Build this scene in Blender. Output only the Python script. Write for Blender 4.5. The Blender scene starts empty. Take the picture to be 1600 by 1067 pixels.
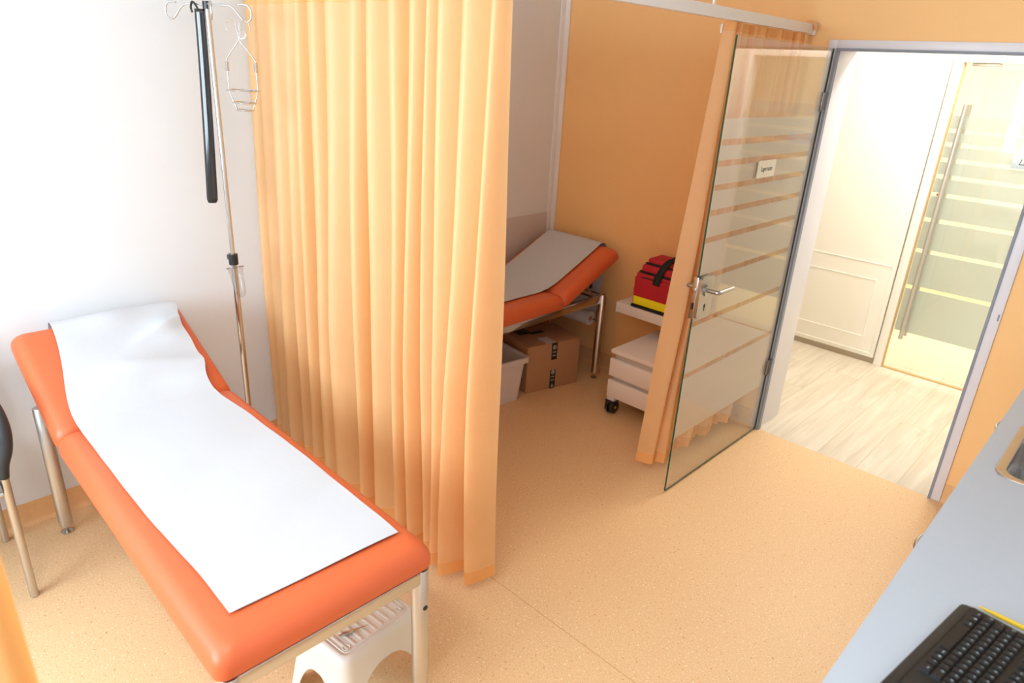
import bpy, bmesh, math, random
from mathutils import Vector, Matrix
random.seed(7)
S = bpy.context.scene
COL = S.collection
PI = math.pi

# ------------------------------------------------------------------ camera
cam_d = bpy.data.cameras.new('camera')
cam = bpy.data.objects.new('camera', cam_d)
COL.objects.link(cam)
right = Vector((0.71523977, 0.69699769, 0.05124725))
down = Vector((0.29522471, -0.23485839, -0.92611225))
fwd = Vector((-0.63346226, 0.67752177, -0.373751))
m = Matrix((right, -down, -fwd)).transposed().to_4x4()
m.translation = Vector((2.994, -3.520, 1.855))
cam.matrix_world = m
cam_d.sensor_width = 36.0
cam_d.lens = 1073.5 / 1600 * 36
cam_d.clip_start = 0.05
cam_d.dof.use_dof = True
cam_d.dof.focus_distance = 2.7
cam_d.dof.aperture_fstop = 3.2
S.camera = cam

# ------------------------------------------------------------------ world, lights, exposure
S.view_settings.view_transform = 'Standard'
S.view_settings.look = 'None'
S.view_settings.gamma = 1.0
S.view_settings.use_curve_mapping = False
S.view_settings.exposure = 0.52
S.cycles.max_bounces = 14
S.cycles.diffuse_bounces = 6
S.cycles.glossy_bounces = 6
S.cycles.transmission_bounces = 8
S.cycles.transparent_max_bounces = 24
S.cycles.sample_clamp_indirect = 6.0
S.cycles.caustics_reflective = False
S.cycles.caustics_refractive = False
S.cycles.use_denoising = True

W = bpy.data.worlds.new('daylight')
S.world = W
W.use_nodes = True
wn = W.node_tree.nodes
sky = wn.new('ShaderNodeTexSky')
sky.sky_type = 'NISHITA'
sky.sun_disc = False
sky.sun_elevation = math.radians(40)
sky.sun_rotation = math.radians(60)
W.node_tree.links.new(sky.outputs[0], wn['Background'].inputs[0])
wn['Background'].inputs[1].default_value = 0.25

WINDOW_POWER = 125
FILL_POWER = 14
CORRIDOR_POWER = 29
LAB_POWER = 35

def area(name, loc, rot, sx, sy, power, color):
    l = bpy.data.lights.new(name, 'AREA')
    l.shape = 'RECTANGLE'
    l.size, l.size_y, l.energy, l.color = sx, sy, power, color
    o = bpy.data.objects.new(name, l)
    o.location, o.rotation_euler = loc, rot
    COL.objects.link(o)
    return o
area('window_daylight', (1.15, -5.60, 1.75), (PI/2, 0, 0), 1.95, 1.45, WINDOW_POWER, (0.75, 0.885, 1.0))
area('room_fill_light', (2.2, -3.7, 2.595), (0, 0, 0), 1.15, 0.25, FILL_POWER, (1.0, 0.95, 0.88))  # added fill that lifts the shaded parts of the room, no real lamp
area('corridor_lamp_light', (2.4, 0.95, 2.595), (0, 0, 0), 1.6, 0.5, CORRIDOR_POWER, (1.0, 0.96, 0.90))
area('laboratory_lamp_light', (2.4, 2.7, 2.595), (0, 0, 0), 1.0, 1.0, LAB_POWER, (1.0, 0.98, 0.95))

# ------------------------------------------------------------------ materials
MATS = {}
def s2l(c):
    return tuple(((x/255)/12.92 if x/255 <= .04045 else ((x/255+.055)/1.055)**2.4) for x in c)

def mat(name, col, rough=.5, metal=0., spec=.5, var=.06, scale=8., bump=0., bscale=200., stretch=None, coat=0., sheen=0.):
    """principled material whose colour and relief come from noise"""
    if name in MATS: return MATS[name]
    m = bpy.data.materials.new(name); m.use_nodes = True
    nt = m.node_tree; n = nt.nodes; b = n['Principled BSDF']
    b.inputs['Roughness'].default_value = rough
    b.inputs['Metallic'].default_value = metal
    b.inputs['Specular IOR Level'].default_value = spec
    b.inputs['Coat Weight'].default_value = coat
    if sheen: b.inputs['Sheen Weight'].default_value = sheen
    tc = n.new('ShaderNodeTexCoord'); mp = n.new('ShaderNodeMapping')
    nt.links.new(tc.outputs['Object'], mp.inputs['Vector'])
    if stretch: mp.inputs['Scale'].default_value = stretch
    no = n.new('ShaderNodeTexNoise'); no.inputs['Scale'].default_value = scale; no.inputs['Detail'].default_value = 3
    nt.links.new(mp.outputs[0], no.inputs['Vector'])
    mix = n.new('ShaderNodeMix'); mix.data_type = 'RGBA'
    c = Vector(col)
    mix.inputs['A'].default_value = (*(c*(1-var)), 1)
    mix.inputs['B'].default_value = (*[min(x*(1+var), .98) for x in c], 1)
    nt.links.new(no.outputs['Fac'], mix.inputs['Factor'])
    nt.links.new(mix.outputs['Result'], b.inputs['Base Color'])
    if bump:
        nb = n.new('ShaderNodeTexNoise'); nb.inputs['Scale'].default_value = bscale; nb.inputs['Detail'].default_value = 4
        nt.links.new(mp.outputs[0], nb.inputs['Vector'])
        bp = n.new('ShaderNodeBump'); bp.inputs['Strength'].default_value = bump; bp.inputs['Distance'].default_value = .002
        nt.links.new(nb.outputs['Fac'], bp.inputs['Height']); nt.links.new(bp.outputs[0], b.inputs['Normal'])
    MATS[name] = m
    return m

def fabric(name, col, trans=.45, bscale=900, tcol=None):
    """woven cloth that lets part of the light through"""
    if name in MATS: return MATS[name]
    m = bpy.data.materials.new(name); m.use_nodes = True
    nt = m.node_tree; n = nt.nodes; n.remove(n['Principled BSDF'])
    out = n['Material Output']
    tc = n.new('ShaderNodeTexCoord')
    no = n.new('ShaderNodeTexNoise'); no.inputs['Scale'].default_value = 14; no.inputs['Detail'].default_value = 4
    nt.links.new(tc.outputs['Object'], no.inputs['Vector'])
    mix = n.new('ShaderNodeMix'); mix.data_type = 'RGBA'
    mix.inputs['A'].default_value = (*[x*.95 for x in col], 1); mix.inputs['B'].default_value = (*[min(.98, x*1.04) for x in col], 1)
    nt.links.new(no.outputs['Fac'], mix.inputs['Factor'])
    wv = n.new('ShaderNodeTexNoise'); wv.inputs['Scale'].default_value = 60; wv.inputs['Detail'].default_value = 5
    nt.links.new(tc.outputs['Object'], wv.inputs['Vector'])
    bp = n.new('ShaderNodeBump'); bp.inputs['Strength'].default_value = .12; bp.inputs['Distance'].default_value = .004
    nt.links.new(wv.outputs['Fac'], bp.inputs['Height'])
    d = n.new('ShaderNodeBsdfDiffuse'); t = n.new('ShaderNodeBsdfTranslucent'); g = n.new('ShaderNodeBsdfGlossy')
    g.inputs['Roughness'].default_value = .5; g.inputs['Color'].default_value = (1, .95, .9, 1)
    nt.links.new(mix.outputs['Result'], d.inputs['Color'])
    t.inputs['Color'].default_value = (*(tcol or col), 1)
    for x in (d, t, g): nt.links.new(bp.outputs[0], x.inputs['Normal'])
    a = n.new('ShaderNodeMixShader'); a.inputs[0].default_value = trans
    nt.links.new(d.outputs[0], a.inputs[1]); nt.links.new(t.outputs[0], a.inputs[2])
    b = n.new('ShaderNodeMixShader'); b.inputs[0].default_value = .04
    nt.links.new(a.outputs[0], b.inputs[1]); nt.links.new(g.outputs[0], b.inputs[2])
    nt.links.new(b.outputs[0], out.inputs[0])
    MATS[name] = m
    return m

def glass(name, tint=(.93, .97, .94), refl=1.0, base=.045):
    """thin clear pane: straight-through tint plus a Fresnel reflection"""
    m = bpy.data.materials.new(name); m.use_nodes = True
    nt = m.node_tree; n = nt.nodes; n.remove(n['Principled BSDF']); out = n['Material Output']
    tr = n.new('ShaderNodeBsdfTransparent'); tr.inputs['Color'].default_value = (*tint, 1)
    gl = n.new('ShaderNodeBsdfGlossy'); gl.inputs['Roughness'].default_value = .0
    fr = n.new('ShaderNodeFresnel'); fr.inputs['IOR'].default_value = 1.5
    # both faces of a pane reflect
    no = n.new('ShaderNodeTexNoise'); no.inputs['Scale'].default_value = 3
    mr = n.new('ShaderNodeMapRange'); mr.inputs['To Min'].default_value = .96; mr.inputs['To Max'].default_value = 1.0
    nt.links.new(no.outputs['Fac'], mr.inputs['Value'])
    ge = n.new('ShaderNodeNewGeometry'); io = n.new('ShaderNodeMapRange')      # a thin pane: the far face reflects like the near one
    io.inputs['To Min'].default_value = 1.5; io.inputs['To Max'].default_value = 1/1.5
    nt.links.new(ge.outputs['Backfacing'], io.inputs['Value']); nt.links.new(io.outputs[0], fr.inputs['IOR'])
    mu = n.new('ShaderNodeMath'); mu.operation = 'MULTIPLY'
    nt.links.new(fr.outputs[0], mu.inputs[0]); nt.links.new(mr.outputs[0], mu.inputs[1])
    mx = n.new('ShaderNodeMixShader')
    nt.links.new(mu.outputs[0], mx.inputs[0]); nt.links.new(tr.outputs[0], mx.inputs[1]); nt.links.new(gl.outputs[0], mx.inputs[2])
    nt.links.new(mx.outputs[0], out.inputs[0])
    MATS[name] = m
    return m

def frost(name, col, clear=.12):
    m = bpy.data.materials.new(name); m.use_nodes = True
    nt = m.node_tree; n = nt.nodes; n.remove(n['Principled BSDF']); out = n['Material Output']
    no = n.new('ShaderNodeTexNoise'); no.inputs['Scale'].default_value = 40
    mix = n.new('ShaderNodeMix'); mix.data_type = 'RGBA'
    mix.inputs['A'].default_value = (*[x*.97 for x in col], 1); mix.inputs['B'].default_value = (*col, 1)
    nt.links.new(no.outputs['Fac'], mix.inputs['Factor'])
    d = n.new('ShaderNodeBsdfDiffuse'); t = n.new('ShaderNodeBsdfTranslucent'); tr = n.new('ShaderNodeBsdfTransparent')
    nt.links.new(mix.outputs['Result'], d.inputs['Color']); nt.links.new(mix.outputs['Result'], t.inputs['Color'])
    a = n.new('ShaderNodeMixShader'); a.inputs[0].default_value = .45
    nt.links.new(d.outputs[0], a.inputs[1]); nt.links.new(t.outputs[0], a.inputs[2])
    b = n.new('ShaderNodeMixShader'); b.inputs[0].default_value = clear
    nt.links.new(a.outputs[0], b.inputs[1]); nt.links.new(tr.outputs[0], b.inputs[2])
    nt.links.new(b.outputs[0], out.inputs[0])
    MATS[name] = m
    return m

def emis(name, col, strength):
    m = bpy.data.materials.new(name); m.use_nodes = True
    b = m.node_tree.nodes['Principled BSDF']
    b.inputs['Base Color'].default_value = (*col, 1)
    b.inputs['Emission Color'].default_value = (*col, 1); b.inputs['Emission Strength'].default_value = strength
    return m

def vinyl_floor():
    m = bpy.data.materials.new('speckled_vinyl'); m.use_nodes = True
    nt = m.node_tree; n = nt.nodes; b = n['Principled BSDF']; L = nt.links.new
    tc = n.new('ShaderNodeTexCoord')
    def noise(scale, det=2):
        x = n.new('ShaderNodeTexNoise'); x.inputs['Scale'].default_value = scale; x.inputs['Detail'].default_value = det
        L(tc.outputs['Object'], x.inputs['Vector']); return x
    def ramp(src, stops):
        r = n.new('ShaderNodeValToRGB'); L(src, r.inputs[0])
        e = r.color_ramp.elements
        for i, (p, c) in enumerate(stops):
            el = e[i] if i < 2 else e.new(p)
            el.position = p; el.color = (*c, 1)
        return r
    base = ramp(noise(170, 3).outputs['Fac'], [(.30, s2l((220, 179, 131))), (.70, s2l((236, 200, 154)))])
    f1 = ramp(noise(130, 1).outputs['Fac'], [(.66, (0, 0, 0)), (.71, (1, 1, 1))])
    f2 = ramp(noise(95, 1).outputs['Fac'], [(.27, (1, 1, 1)), (.33, (0, 0, 0))])
    mx = n.new('ShaderNodeMix'); mx.data_type = 'RGBA'
    L(f1.outputs[0], mx.inputs['Factor']); L(base.outputs[0], mx.inputs['A']); mx.inputs['B'].default_value = (*s2l((246, 224, 192)), 1)
    my = n.new('ShaderNodeMix'); my.data_type = 'RGBA'
    L(f2.outputs[0], my.inputs['Factor']); L(mx.outputs['Result'], my.inputs['A']); my.inputs['B'].default_value = (*s2l((212, 152, 98)), 1)
    # the weld seam between two sheets
    sp = n.new('ShaderNodeSeparateXYZ'); L(tc.outputs['Object'], sp.inputs[0])
    ad = n.new('ShaderNodeMath'); ad.operation = 'ADD'; ad.inputs[1].default_value = 1.978; L(sp.outputs['Y'], ad.inputs[0])
    ab = n.new('ShaderNodeMath'); ab.operation = 'ABSOLUTE'; L(ad.outputs[0], ab.inputs[0])
    lt = n.new('ShaderNodeMath'); lt.operation = 'LESS_THAN'; lt.inputs[1].default_value = .002; L(ab.outputs[0], lt.inputs[0])
    fm = n.new('ShaderNodeMath'); fm.operation = 'MULTIPLY'; fm.inputs[1].default_value = .55; L(lt.outputs[0], fm.inputs[0])
    mz = n.new('ShaderNodeMix'); mz.data_type = 'RGBA'
    L(fm.outputs[0], mz.inputs['Factor']); L(my.outputs['Result'], mz.inputs['A']); mz.inputs['B'].default_value = (*s2l((190, 130, 80)), 1)
    L(mz.outputs['Result'], b.inputs['Base Color'])
    b.inputs['Roughness'].default_value = .42; b.inputs['Specular IOR Level'].default_value = .4
    MATS['vinyl'] = m
    return m

def plank_floor():
    m = bpy.data.materials.new('pale_oak_planks'); m.use_nodes = True
    nt = m.node_tree; n = nt.nodes; b = n['Principled BSDF']; L = nt.links.new
    tc = n.new('ShaderNodeTexCoord')
    mp = n.new('ShaderNodeMapping'); L(tc.outputs['Object'], mp.inputs['Vector'])
    mp.inputs['Rotation'].default_value = (0, 0, math.radians(-90))
    br = n.new('ShaderNodeTexBrick'); L(mp.outputs[0], br.inputs['Vector'])
    br.offset = .37
    br.inputs['Scale'].default_value = 1; br.inputs['Brick Width'].default_value = 1.2; br.inputs['Row Height'].default_value = .2
    br.inputs['Mortar Size'].default_value = .0015; br.inputs['Color1'].default_value = (0, 0, 0, 1); br.inputs['Color2'].default_value = (1, 1, 1, 1); br.inputs['Mortar'].default_value = (.5, .5, .5, 1)
    # plank-wise offset so that grain does not run across joints
    vm = n.new('ShaderNodeVectorMath'); vm.operation = 'MULTIPLY_ADD'; vm.inputs[1].default_value = (7, 7, 7)
    L(br.outputs['Color'], vm.inputs[0]); L(tc.outputs['Object'], vm.inputs[2])
    m2 = n.new('ShaderNodeMapping'); m2.inputs['Scale'].default_value = (11, .7, 1); L(vm.outputs[0], m2.inputs['Vector'])
    no = n.new('ShaderNodeTexNoise'); no.inputs['Scale'].default_value = 2.2; no.inputs['Detail'].default_value = 8; no.inputs['Distortion'].default_value = .9
    L(m2.outputs[0], no.inputs['Vector'])
    r = n.new('ShaderNodeValToRGB'); L(no.outputs['Fac'], r.inputs[0])
    e = r.color_ramp.elements
    e[0].position = .28; e[0].color = (*s2l((200, 186, 164)), 1); e[1].position = .66; e[1].color = (*s2l((220, 209, 191)), 1)
    mx = n.new('ShaderNodeMix'); mx.data_type = 'RGBA'; L(br.outputs['Fac'], mx.inputs['Factor'])
    L(r.outputs[0], mx.inputs['A']); mx.inputs['B'].default_value = (*s2l((190, 170, 140)), 1)
    L(mx.outputs['Result'], b.inputs['Base Color']); b.inputs['Roughness'].default_value = .45
    MATS['planks'] = m
    return m

M_WHITE = mat('white_wall_paint', s2l((224, 228, 232)), .75, var=.015, bump=.12, bscale=350)
M_ORANGE = mat('apricot_wall_paint', s2l((247, 198, 136)), .7, var=.02, bump=.12, bscale=350)
M_CEIL = mat('ceiling_paint', s2l((244, 243, 240)), .85, var=.01)
M_FLOOR = vinyl_floor()
M_PLANK = plank_floor()
M_COVE = mat('vinyl_coving', s2l((226, 180, 128)), .5, var=.12, scale=180)
M_PANEL = mat('grey_wall_guard', s2l((205, 198, 194)), .5, var=.02)
M_TRIM = mat('white_lacquer', s2l((236, 234, 234)), .4, var=.01)
M_FRAME = mat('grey_white_frame_lacquer', s2l((222, 220, 226)), .4, var=.01)
M_SEAL = mat('grey_rubber_seal', s2l((140, 146, 156)), .7, var=.05)
M_CABW = mat('cabinet_laminate', s2l((236, 232, 230)), .42, var=.012)
M_CORRW = mat('corridor_white_paint', s2l((244, 240, 230)), .6, var=.01)
M_CREAM = mat('laboratory_cream_paint', s2l((246, 240, 224)), .7, var=.02)
M_LABFLOOR = mat('laboratory_yellow_vinyl', s2l((242, 226, 186)), .5, var=.05, scale=90)
M_TOP = mat('pale_grey_worktop', s2l((188, 199, 212)), .38, var=.015, scale=30, bump=.05, bscale=500)
M_CHROME = mat('chrome', (.60, .595, .59), .12, 1.0, var=.03)
M_LOCK = mat('satin_steel_lock', (.42, .40, .38), .30, 1.0, var=.05, stretch=(1, 1, 18), scale=40)
M_STEEL = mat('brushed_steel', (.60, .58, .55), .32, 1.0, var=.06, stretch=(1, 1, 18), scale=40)
M_HINGE = mat('dark_steel', (.16, .16, .165), .3, 1.0, var=.08)
M_SINK = mat('sink_steel', (.52, .51, .50), .2, 1.0, var=.05)
M_VINYL = mat('orange_upholstery', s2l((212, 102, 60)), .38, var=.03, bump=.10, bscale=900, spec=.4)
M_PAPER = mat('white_couch_paper', s2l((194, 197, 203)), .8, var=.015, bump=.25, bscale=38)
M_BLACK = mat('black_plastic', (.012, .012, .013), .32, var=.1, bump=.05, bscale=600)
M_GLOSSBLK = mat('glossy_black_plastic', (.008, .008, .009), .12, var=.1, coat=.4)
M_ARM = mat('dark_grey_armrest_plastic', (.022, .026, .030), .42, var=.1, bump=.1, bscale=700)
M_KEYB = mat('black_keyboard_case', (.016, .015, .014), .5, var=.15, bump=.15, bscale=900)
M_KEY = mat('black_keycap', (.010, .011, .013), .42, var=.1)
M_LEGEND = mat('pale_blue_key_print', (.45, .62, .72), .5, var=.02)
M_SEAT = mat('grey_seat_fabric', (.10, .105, .11), .9, var=.2, scale=200, bump=.3, bscale=600)
M_CURT = fabric('apricot_curtain_cloth', (.95, .66, .33), .50, tcol=(.97, .52, .16))
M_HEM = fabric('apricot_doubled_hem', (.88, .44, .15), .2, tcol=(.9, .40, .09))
M_STOOL = mat('off_white_plastic', s2l((226, 220, 206)), .34, var=.015, bump=.04, bscale=300)
M_CARD = mat('brown_cardboard', s2l((178, 134, 96)), .85, var=.06, scale=20, stretch=(1, 1, 6))
M_TAPE = mat('black_parcel_tape', (.014, .016, .018), .35, var=.1)
M_TAPEMARK = mat('grey_tape_print', s2l((150, 150, 148)), .5, var=.05)
M_LABEL = mat('paper_label', s2l((226, 214, 208)), .7, var=.02)
M_CRATE = mat('light_grey_crate_plastic', s2l((216, 208, 202)), .45, var=.02)
M_RED = mat('red_bag_nylon', (.50, .012, .030), .65, var=.12, bump=.4, bscale=120)
M_YEL = mat('yellow_reflective_tape', (.95, .86, .02), .3, var=.08, scale=90, bump=.2, bscale=120)
M_WEB = mat('black_webbing', (.012, .012, .012), .8, var=.2, bump=.4, bscale=700)
M_PEN = mat('yellow_pen_plastic', (.88, .60, .02), .25, var=.03)
M_CLEAR = glass('clear_plastic', (.90, .89, .88))
M_GLASS = glass('clear_door_glass', (.965, .98, .968))
M_WINGLASS = glass('window_glass', (.97, .98, .98))
M_EDGE = mat('green_glass_edge', (.010, .075, .045), .12, var=.15)
M_FROST = frost('frosted_film', (.88, .78, .69), .14)
M_FROST2 = frost('laboratory_frosted_film', (.70, .73, .69), .14)
M_SIGN = mat('ivory_sign_plate', s2l((232, 226, 208)), .4, var=.02)
M_SIGN2 = mat('pale_silver_sign_plate', s2l((176, 190, 198)), .35, var=.02)
M_INK = mat('dark_print', (.03, .03, .03), .6, var=.1)
M_WOOD = mat('light_wood_edge', s2l((206, 170, 116)), .5, var=.08, stretch=(8, 8, 1))
M_RED2 = mat('red_sticker', (.75, .05, .03), .5, var=.05)
M_BRASS = mat('small_brass_pin', s2l((196, 150, 80)), .3, .8, var=.05)
M_DIFF = emis('lamp_diffuser', (1, .96, .9), 1.2)

# ------------------------------------------------------------------ mesh helpers
class MB:
    def __init__(self): self.bm = bmesh.new(); self.mi = 0
    def _tag(self, before):
        for f in self.bm.faces:
            if f.index == -1 or f not in before: pass
    def _apply(self, verts, mtx):
        if mtx is not None: bmesh.ops.transform(self.bm, matrix=mtx, verts=verts)
    def box(self, lo, hi, bev=0., seg=2, mtx=None, mi=0):
        t = bmesh.new()
        bmesh.ops.create_cube(t, size=1)
        c = [(a+b)/2 for a, b in zip(lo, hi)]; s = [abs(b-a) for a, b in zip(lo, hi)]
        for v in t.verts: v.co = Vector((c[0]+v.co.x*s[0], c[1]+v.co.y*s[1], c[2]+v.co.z*s[2]))
        if bev: bmesh.ops.bevel(t, geom=list(t.edges), offset=min(bev, min(s)*.49), segments=seg, profile=.5, affect='EDGES')
        return self._merge(t, mtx, mi)
    def _merge(self, t, mtx=None, mi=0):
        if mtx is not None: bmesh.ops.transform(t, matrix=mtx, verts=list(t.verts))
        bmesh.ops.recalc_face_normals(t, faces=list(t.faces))
        for f in t.faces: f.material_index = mi; f.smooth = True
        me = bpy.data.meshes.new('tmp'); t.to_mesh(me); t.free()
        self.bm.from_mesh(me); bpy.data.meshes.remove(me)
        return self
    def tube(self, pts, r, seg=12, closed=False, caps=True, mi=0, mtx=None):
        """round tube along points; r a number or one per point"""
        t = bmesh.new(); pts = [Vector(p) for p in pts]; n = len(pts)
        rs = r if isinstance(r, (list, tuple)) else [r]*n
        rings = []; up = None
        for i, p in enumerate(pts):
            if closed: d = pts[(i+1) % n] - pts[i-1]
            else: d = pts[min(i+1, n-1)] - pts[max(i-1, 0)]
            d.normalize()
            if up is None:
                up = Vector((0, 0, 1)) if abs(d.z) < .9 else Vector((1, 0, 0))
            a = d.cross(up)
            if a.length < 1e-6: a = d.orthogonal()
            a.normalize(); b = a.cross(d).normalized(); up = b
            rings.append([t.verts.new(p + (a*math.cos(2*PI*k/seg) + b*math.sin(2*PI*k/seg))*rs[i]) for k in range(seg)])
        m_ = n if closed else n-1
        for i in range(m_):
            A, B = rings[i], rings[(i+1) % n]
            for k in range(seg): t.faces.new((A[k], A[(k+1) % seg], B[(k+1) % seg], B[k]))
        if caps and not closed:
            t.faces.new(rings[0][::-1]); t.faces.new(rings[-1])
        return self._merge(t, mtx, mi)
    def cyl(self, p0, p1, r, r2=None, seg=24, mi=0, mtx=None):
        return self.tube([p0, p1], [r, r if r2 is None else r2], seg, mi=mi, mtx=mtx)
    def prism(self, pts, d, mi=0, mtx=None, bev=0.):
        """polygon (3-D points) pushed along vector d"""
        t = bmesh.new(); d = Vector(d)
        a = [t.verts.new(Vector(p)) for p in pts]; b = [t.verts.new(Vector(p)+d) for p in pts]
        t.faces.new(a[::-1]); t.faces.new(b); n = len(a)
        for i in range(n): t.faces.new((a[i], a[(i+1) % n], b[(i+1) % n], b[i]))
        if bev: bmesh.ops.bevel(t, geom=list(t.edges), offset=bev, segments=2, affect='EDGES')
        return self._merge(t, mtx, mi)
    def grid(self, fn, nu, nv, mi=0, closed_u=False, mtx=None):
        t = bmesh.new()
        V = [[t.verts.new(fn(i/(nu if closed_u else nu-1), j/(nv-1))) for i in range(nu)] for j in range(nv)]
        for j in range(nv-1):
            for i in range(nu if closed_u else nu-1):
                k = (i+1) % nu
                t.faces.new((V[j][i], V[j][k], V[j+1][k], V[j+1][i]))
        return self._merge(t, mtx, mi)
    def lathe(self, prof, c, seg=32, mi=0, mtx=None):
        """(r, z) profile turned about the vertical through c"""
        c = Vector(c)
        return self.grid(lambda u, v: c + Vector((prof[round(v*(len(prof)-1))][0]*math.cos(2*PI*u), prof[round(v*(len(prof)-1))][0]*math.sin(2*PI*u), prof[round(v*(len(prof)-1))][1])), seg, len(prof), mi, True, mtx)
    def ball(self, c, r, sc=(1, 1, 1), mi=0):
        t = bmesh.new(); bmesh.ops.create_uvsphere(t, u_segments=20, v_segments=12, radius=r)
        for v in t.verts: v.co = Vector(c) + Vector((v.co.x*sc[0], v.co.y*sc[1], v.co.z*sc[2]))
        return self._merge(t, None, mi)
    def text(self, s, size, mtx, mi=0, shear=0., depth=.0003, sx=1.):
        cu = bpy.data.curves.new('t', 'FONT'); cu.body = s; cu.size = size; cu.align_x = 'CENTER'; cu.align_y = 'CENTER'
        cu.shear = shear; cu.extrude = depth; cu.resolution_u = 2
        o = bpy.data.objects.new('t', cu); COL.objects.link(o)
        dg = bpy.context.evaluated_depsgraph_get()
        me = bpy.data.meshes.new_from_object(o.evaluated_get(dg))
        bpy.data.objects.remove(o); bpy.data.curves.remove(cu)
        t = bmesh.new(); t.from_mesh(me); bpy.data.meshes.remove(me)
        for v in t.verts: v.co.x *= sx
        return self._merge(t, mtx, mi)
    def build(self, name, mats, parent=None, local=False, flat=False):
        if not isinstance(mats, (list, tuple)): mats = [mats]
        me = bpy.data.meshes.new(name)
        if parent is not None and not local:
            off = Vector((0, 0, 0)); p = parent
            while p is not None: off += p.location; p = p.parent
            bmesh.ops.translate(self.bm, vec=-off, verts=list(self.bm.verts))
        self.bm.to_mesh(me); self.bm.free()
        for m_ in mats: me.materials.append(m_)
        if flat:
            for p in me.polygons: p.use_smooth = False
        else:
            try: me.set_sharp_from_angle(angle=math.radians(40))
            except Exception: pass
        o = bpy.data.objects.new(name, me); COL.objects.link(o)
        if parent is not None: o.parent = parent
        return o

def tag(o, label, cat, group=None, kind=None):
    o['label'] = label; o['category'] = cat
    if group: o['group'] = group
    if kind: o['kind'] = kind
    return o
def thing(name, label, cat, loc=(0, 0, 0), rz=0., group=None):
    o = bpy.data.objects.new(name, None); COL.objects.link(o)
    o.location = loc; o.rotation_euler = (0, 0, rz); o.empty_display_size = .1
    return tag(o, label, cat, group)
def struct(o, label, cat='room'):
    o['kind'] = 'structure'; return tag(o, label, cat)
def copy_tree(o, parent=None):
    c = o.copy(); COL.objects.link(c)
    if parent is not None: c.parent = parent
    for ch in list(o.children): copy_tree(ch, c)
    return c
def arc(c, r, a0, a1, n, ax, ay):
    c, ax, ay = Vector(c), Vector(ax), Vector(ay)
    return [c + ax*r*math.cos(a0+(a1-a0)*i/n) + ay*r*math.sin(a0+(a1-a0)*i/n) for i in range(n+1)]
def smooth(pts, k=6):
    """Catmull-Rom through points"""
    P = [Vector(p) for p in pts]; out = []
    for i in range(len(P)-1):
        a, b, c, d = P[max(i-1, 0)], P[i], P[i+1], P[min(i+2, len(P)-1)]
        for j in range(k):
            t = j/k
            out.append(.5*((2*b)+(c-a)*t+(2*a-5*b+4*c-d)*t*t+(3*b-a-3*c+d)*t**3))
    out.append(P[-1]); return out
def rrect(hx, hy, r, n=6):
    o = []
    for cx, cy, a in ((hx-r, hy-r, 0), (-hx+r, hy-r, PI/2), (-hx+r, -hy+r, PI), (hx-r, -hy+r, 1.5*PI)):
        for i in range(n+1): o.append((cx+r*math.cos(a+PI/2*i/n), cy+r*math.sin(a+PI/2*i/n)))
    return o

# ------------------------------------------------------------------ the room
XR, YF, ZC = 3.45, -5.50, 2.65
DX0, DX1, DZ = 1.618, 2.595, 2.036
def S1(name, boxes, m_, label, cat):
    b = MB()
    for lo, hi in boxes: b.box(lo, hi)
    return struct(b.build(name, m_, flat=True), label, cat)
S1('floor', [((-.1, YF-.12, -.1), (XR+.1, 0, 0))], M_FLOOR, 'speckled apricot vinyl floor of the treatment room', 'floor')
S1('floor_corridor', [((-.6, 0, -.1), (4.6, 1.72, 0))], M_PLANK, 'pale wood plank floor of the corridor beyond the doorway', 'floor')
S1('floor_laboratory', [((.9, 1.72, -.1), (4.6, 4.2, 0))], M_LABFLOOR, 'yellow vinyl floor behind the laboratory glass door', 'floor')
S1('ceiling', [((-.1, YF-.12, ZC), (4.6, 4.2, ZC+.1))], M_CEIL, 'white ceiling', 'ceiling')
S1('wall_left', [((-.1, YF-.12, 0), (0, 0, ZC))], M_WHITE, 'white wall behind the couch heads', 'wall')
S1('wall_back', [((-.1, 0, 0), (DX0, .25, ZC)), ((DX1, 0, 0), (XR+.1, .25, ZC)), ((DX0, 0, DZ), (DX1, .25, ZC))], M_ORANGE, 'apricot orange wall with the doorway', 'wall')
S1('wall_right', [((XR, YF-.12, 0), (XR+.1, 0, ZC))], M_WHITE, 'white wall behind the worktop', 'wall')
WX0, WX1, WZ0, WZ1 = .15, 2.15, 1.00, 2.50
S1('wall_front', [((0, YF-.12, 0), (WX0, YF, ZC)), ((WX1, YF-.12, 0), (XR, YF, ZC)), ((WX0, YF-.12, 0), (WX1, YF, WZ0)), ((WX0, YF-.12, WZ1), (WX1, YF, ZC))], M_WHITE, 'white window wall', 'wall')
S1('wall_corridor_far', [((-.6, 1.6, 0), (1.80, 1.72, ZC)), ((1.80, 1.6, 2.01), (2.86, 1.72, ZC)), ((2.86, 1.6, 0), (4.6, 1.72, ZC))], M_CORRW, 'bright white far wall of the corridor', 'wall')
S1('wall_corridor_end', [((-.7, .25, 0), (-.6, 1.72, ZC)), ((4.6, .25, 0), (4.7, 1.72, ZC))], M_CORRW, 'white end walls of the corridor', 'wall')
S1('wall_corridor_near', [((-.6, .25, 0), (DX0, .262, ZC)), ((DX1, .25, 0), (4.6, .262, ZC))], M_CORRW, 'white near wall of the corridor', 'wall')
S1('wall_laboratory', [((.8, 1.72, 0), (.9, 4.2, ZC)), ((4.6, 1.72, 0), (4.7, 4.2, ZC)), ((.8, 4.2, 0), (4.7, 4.3, ZC))], M_CREAM, 'cream walls of the laboratory', 'wall')
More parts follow.
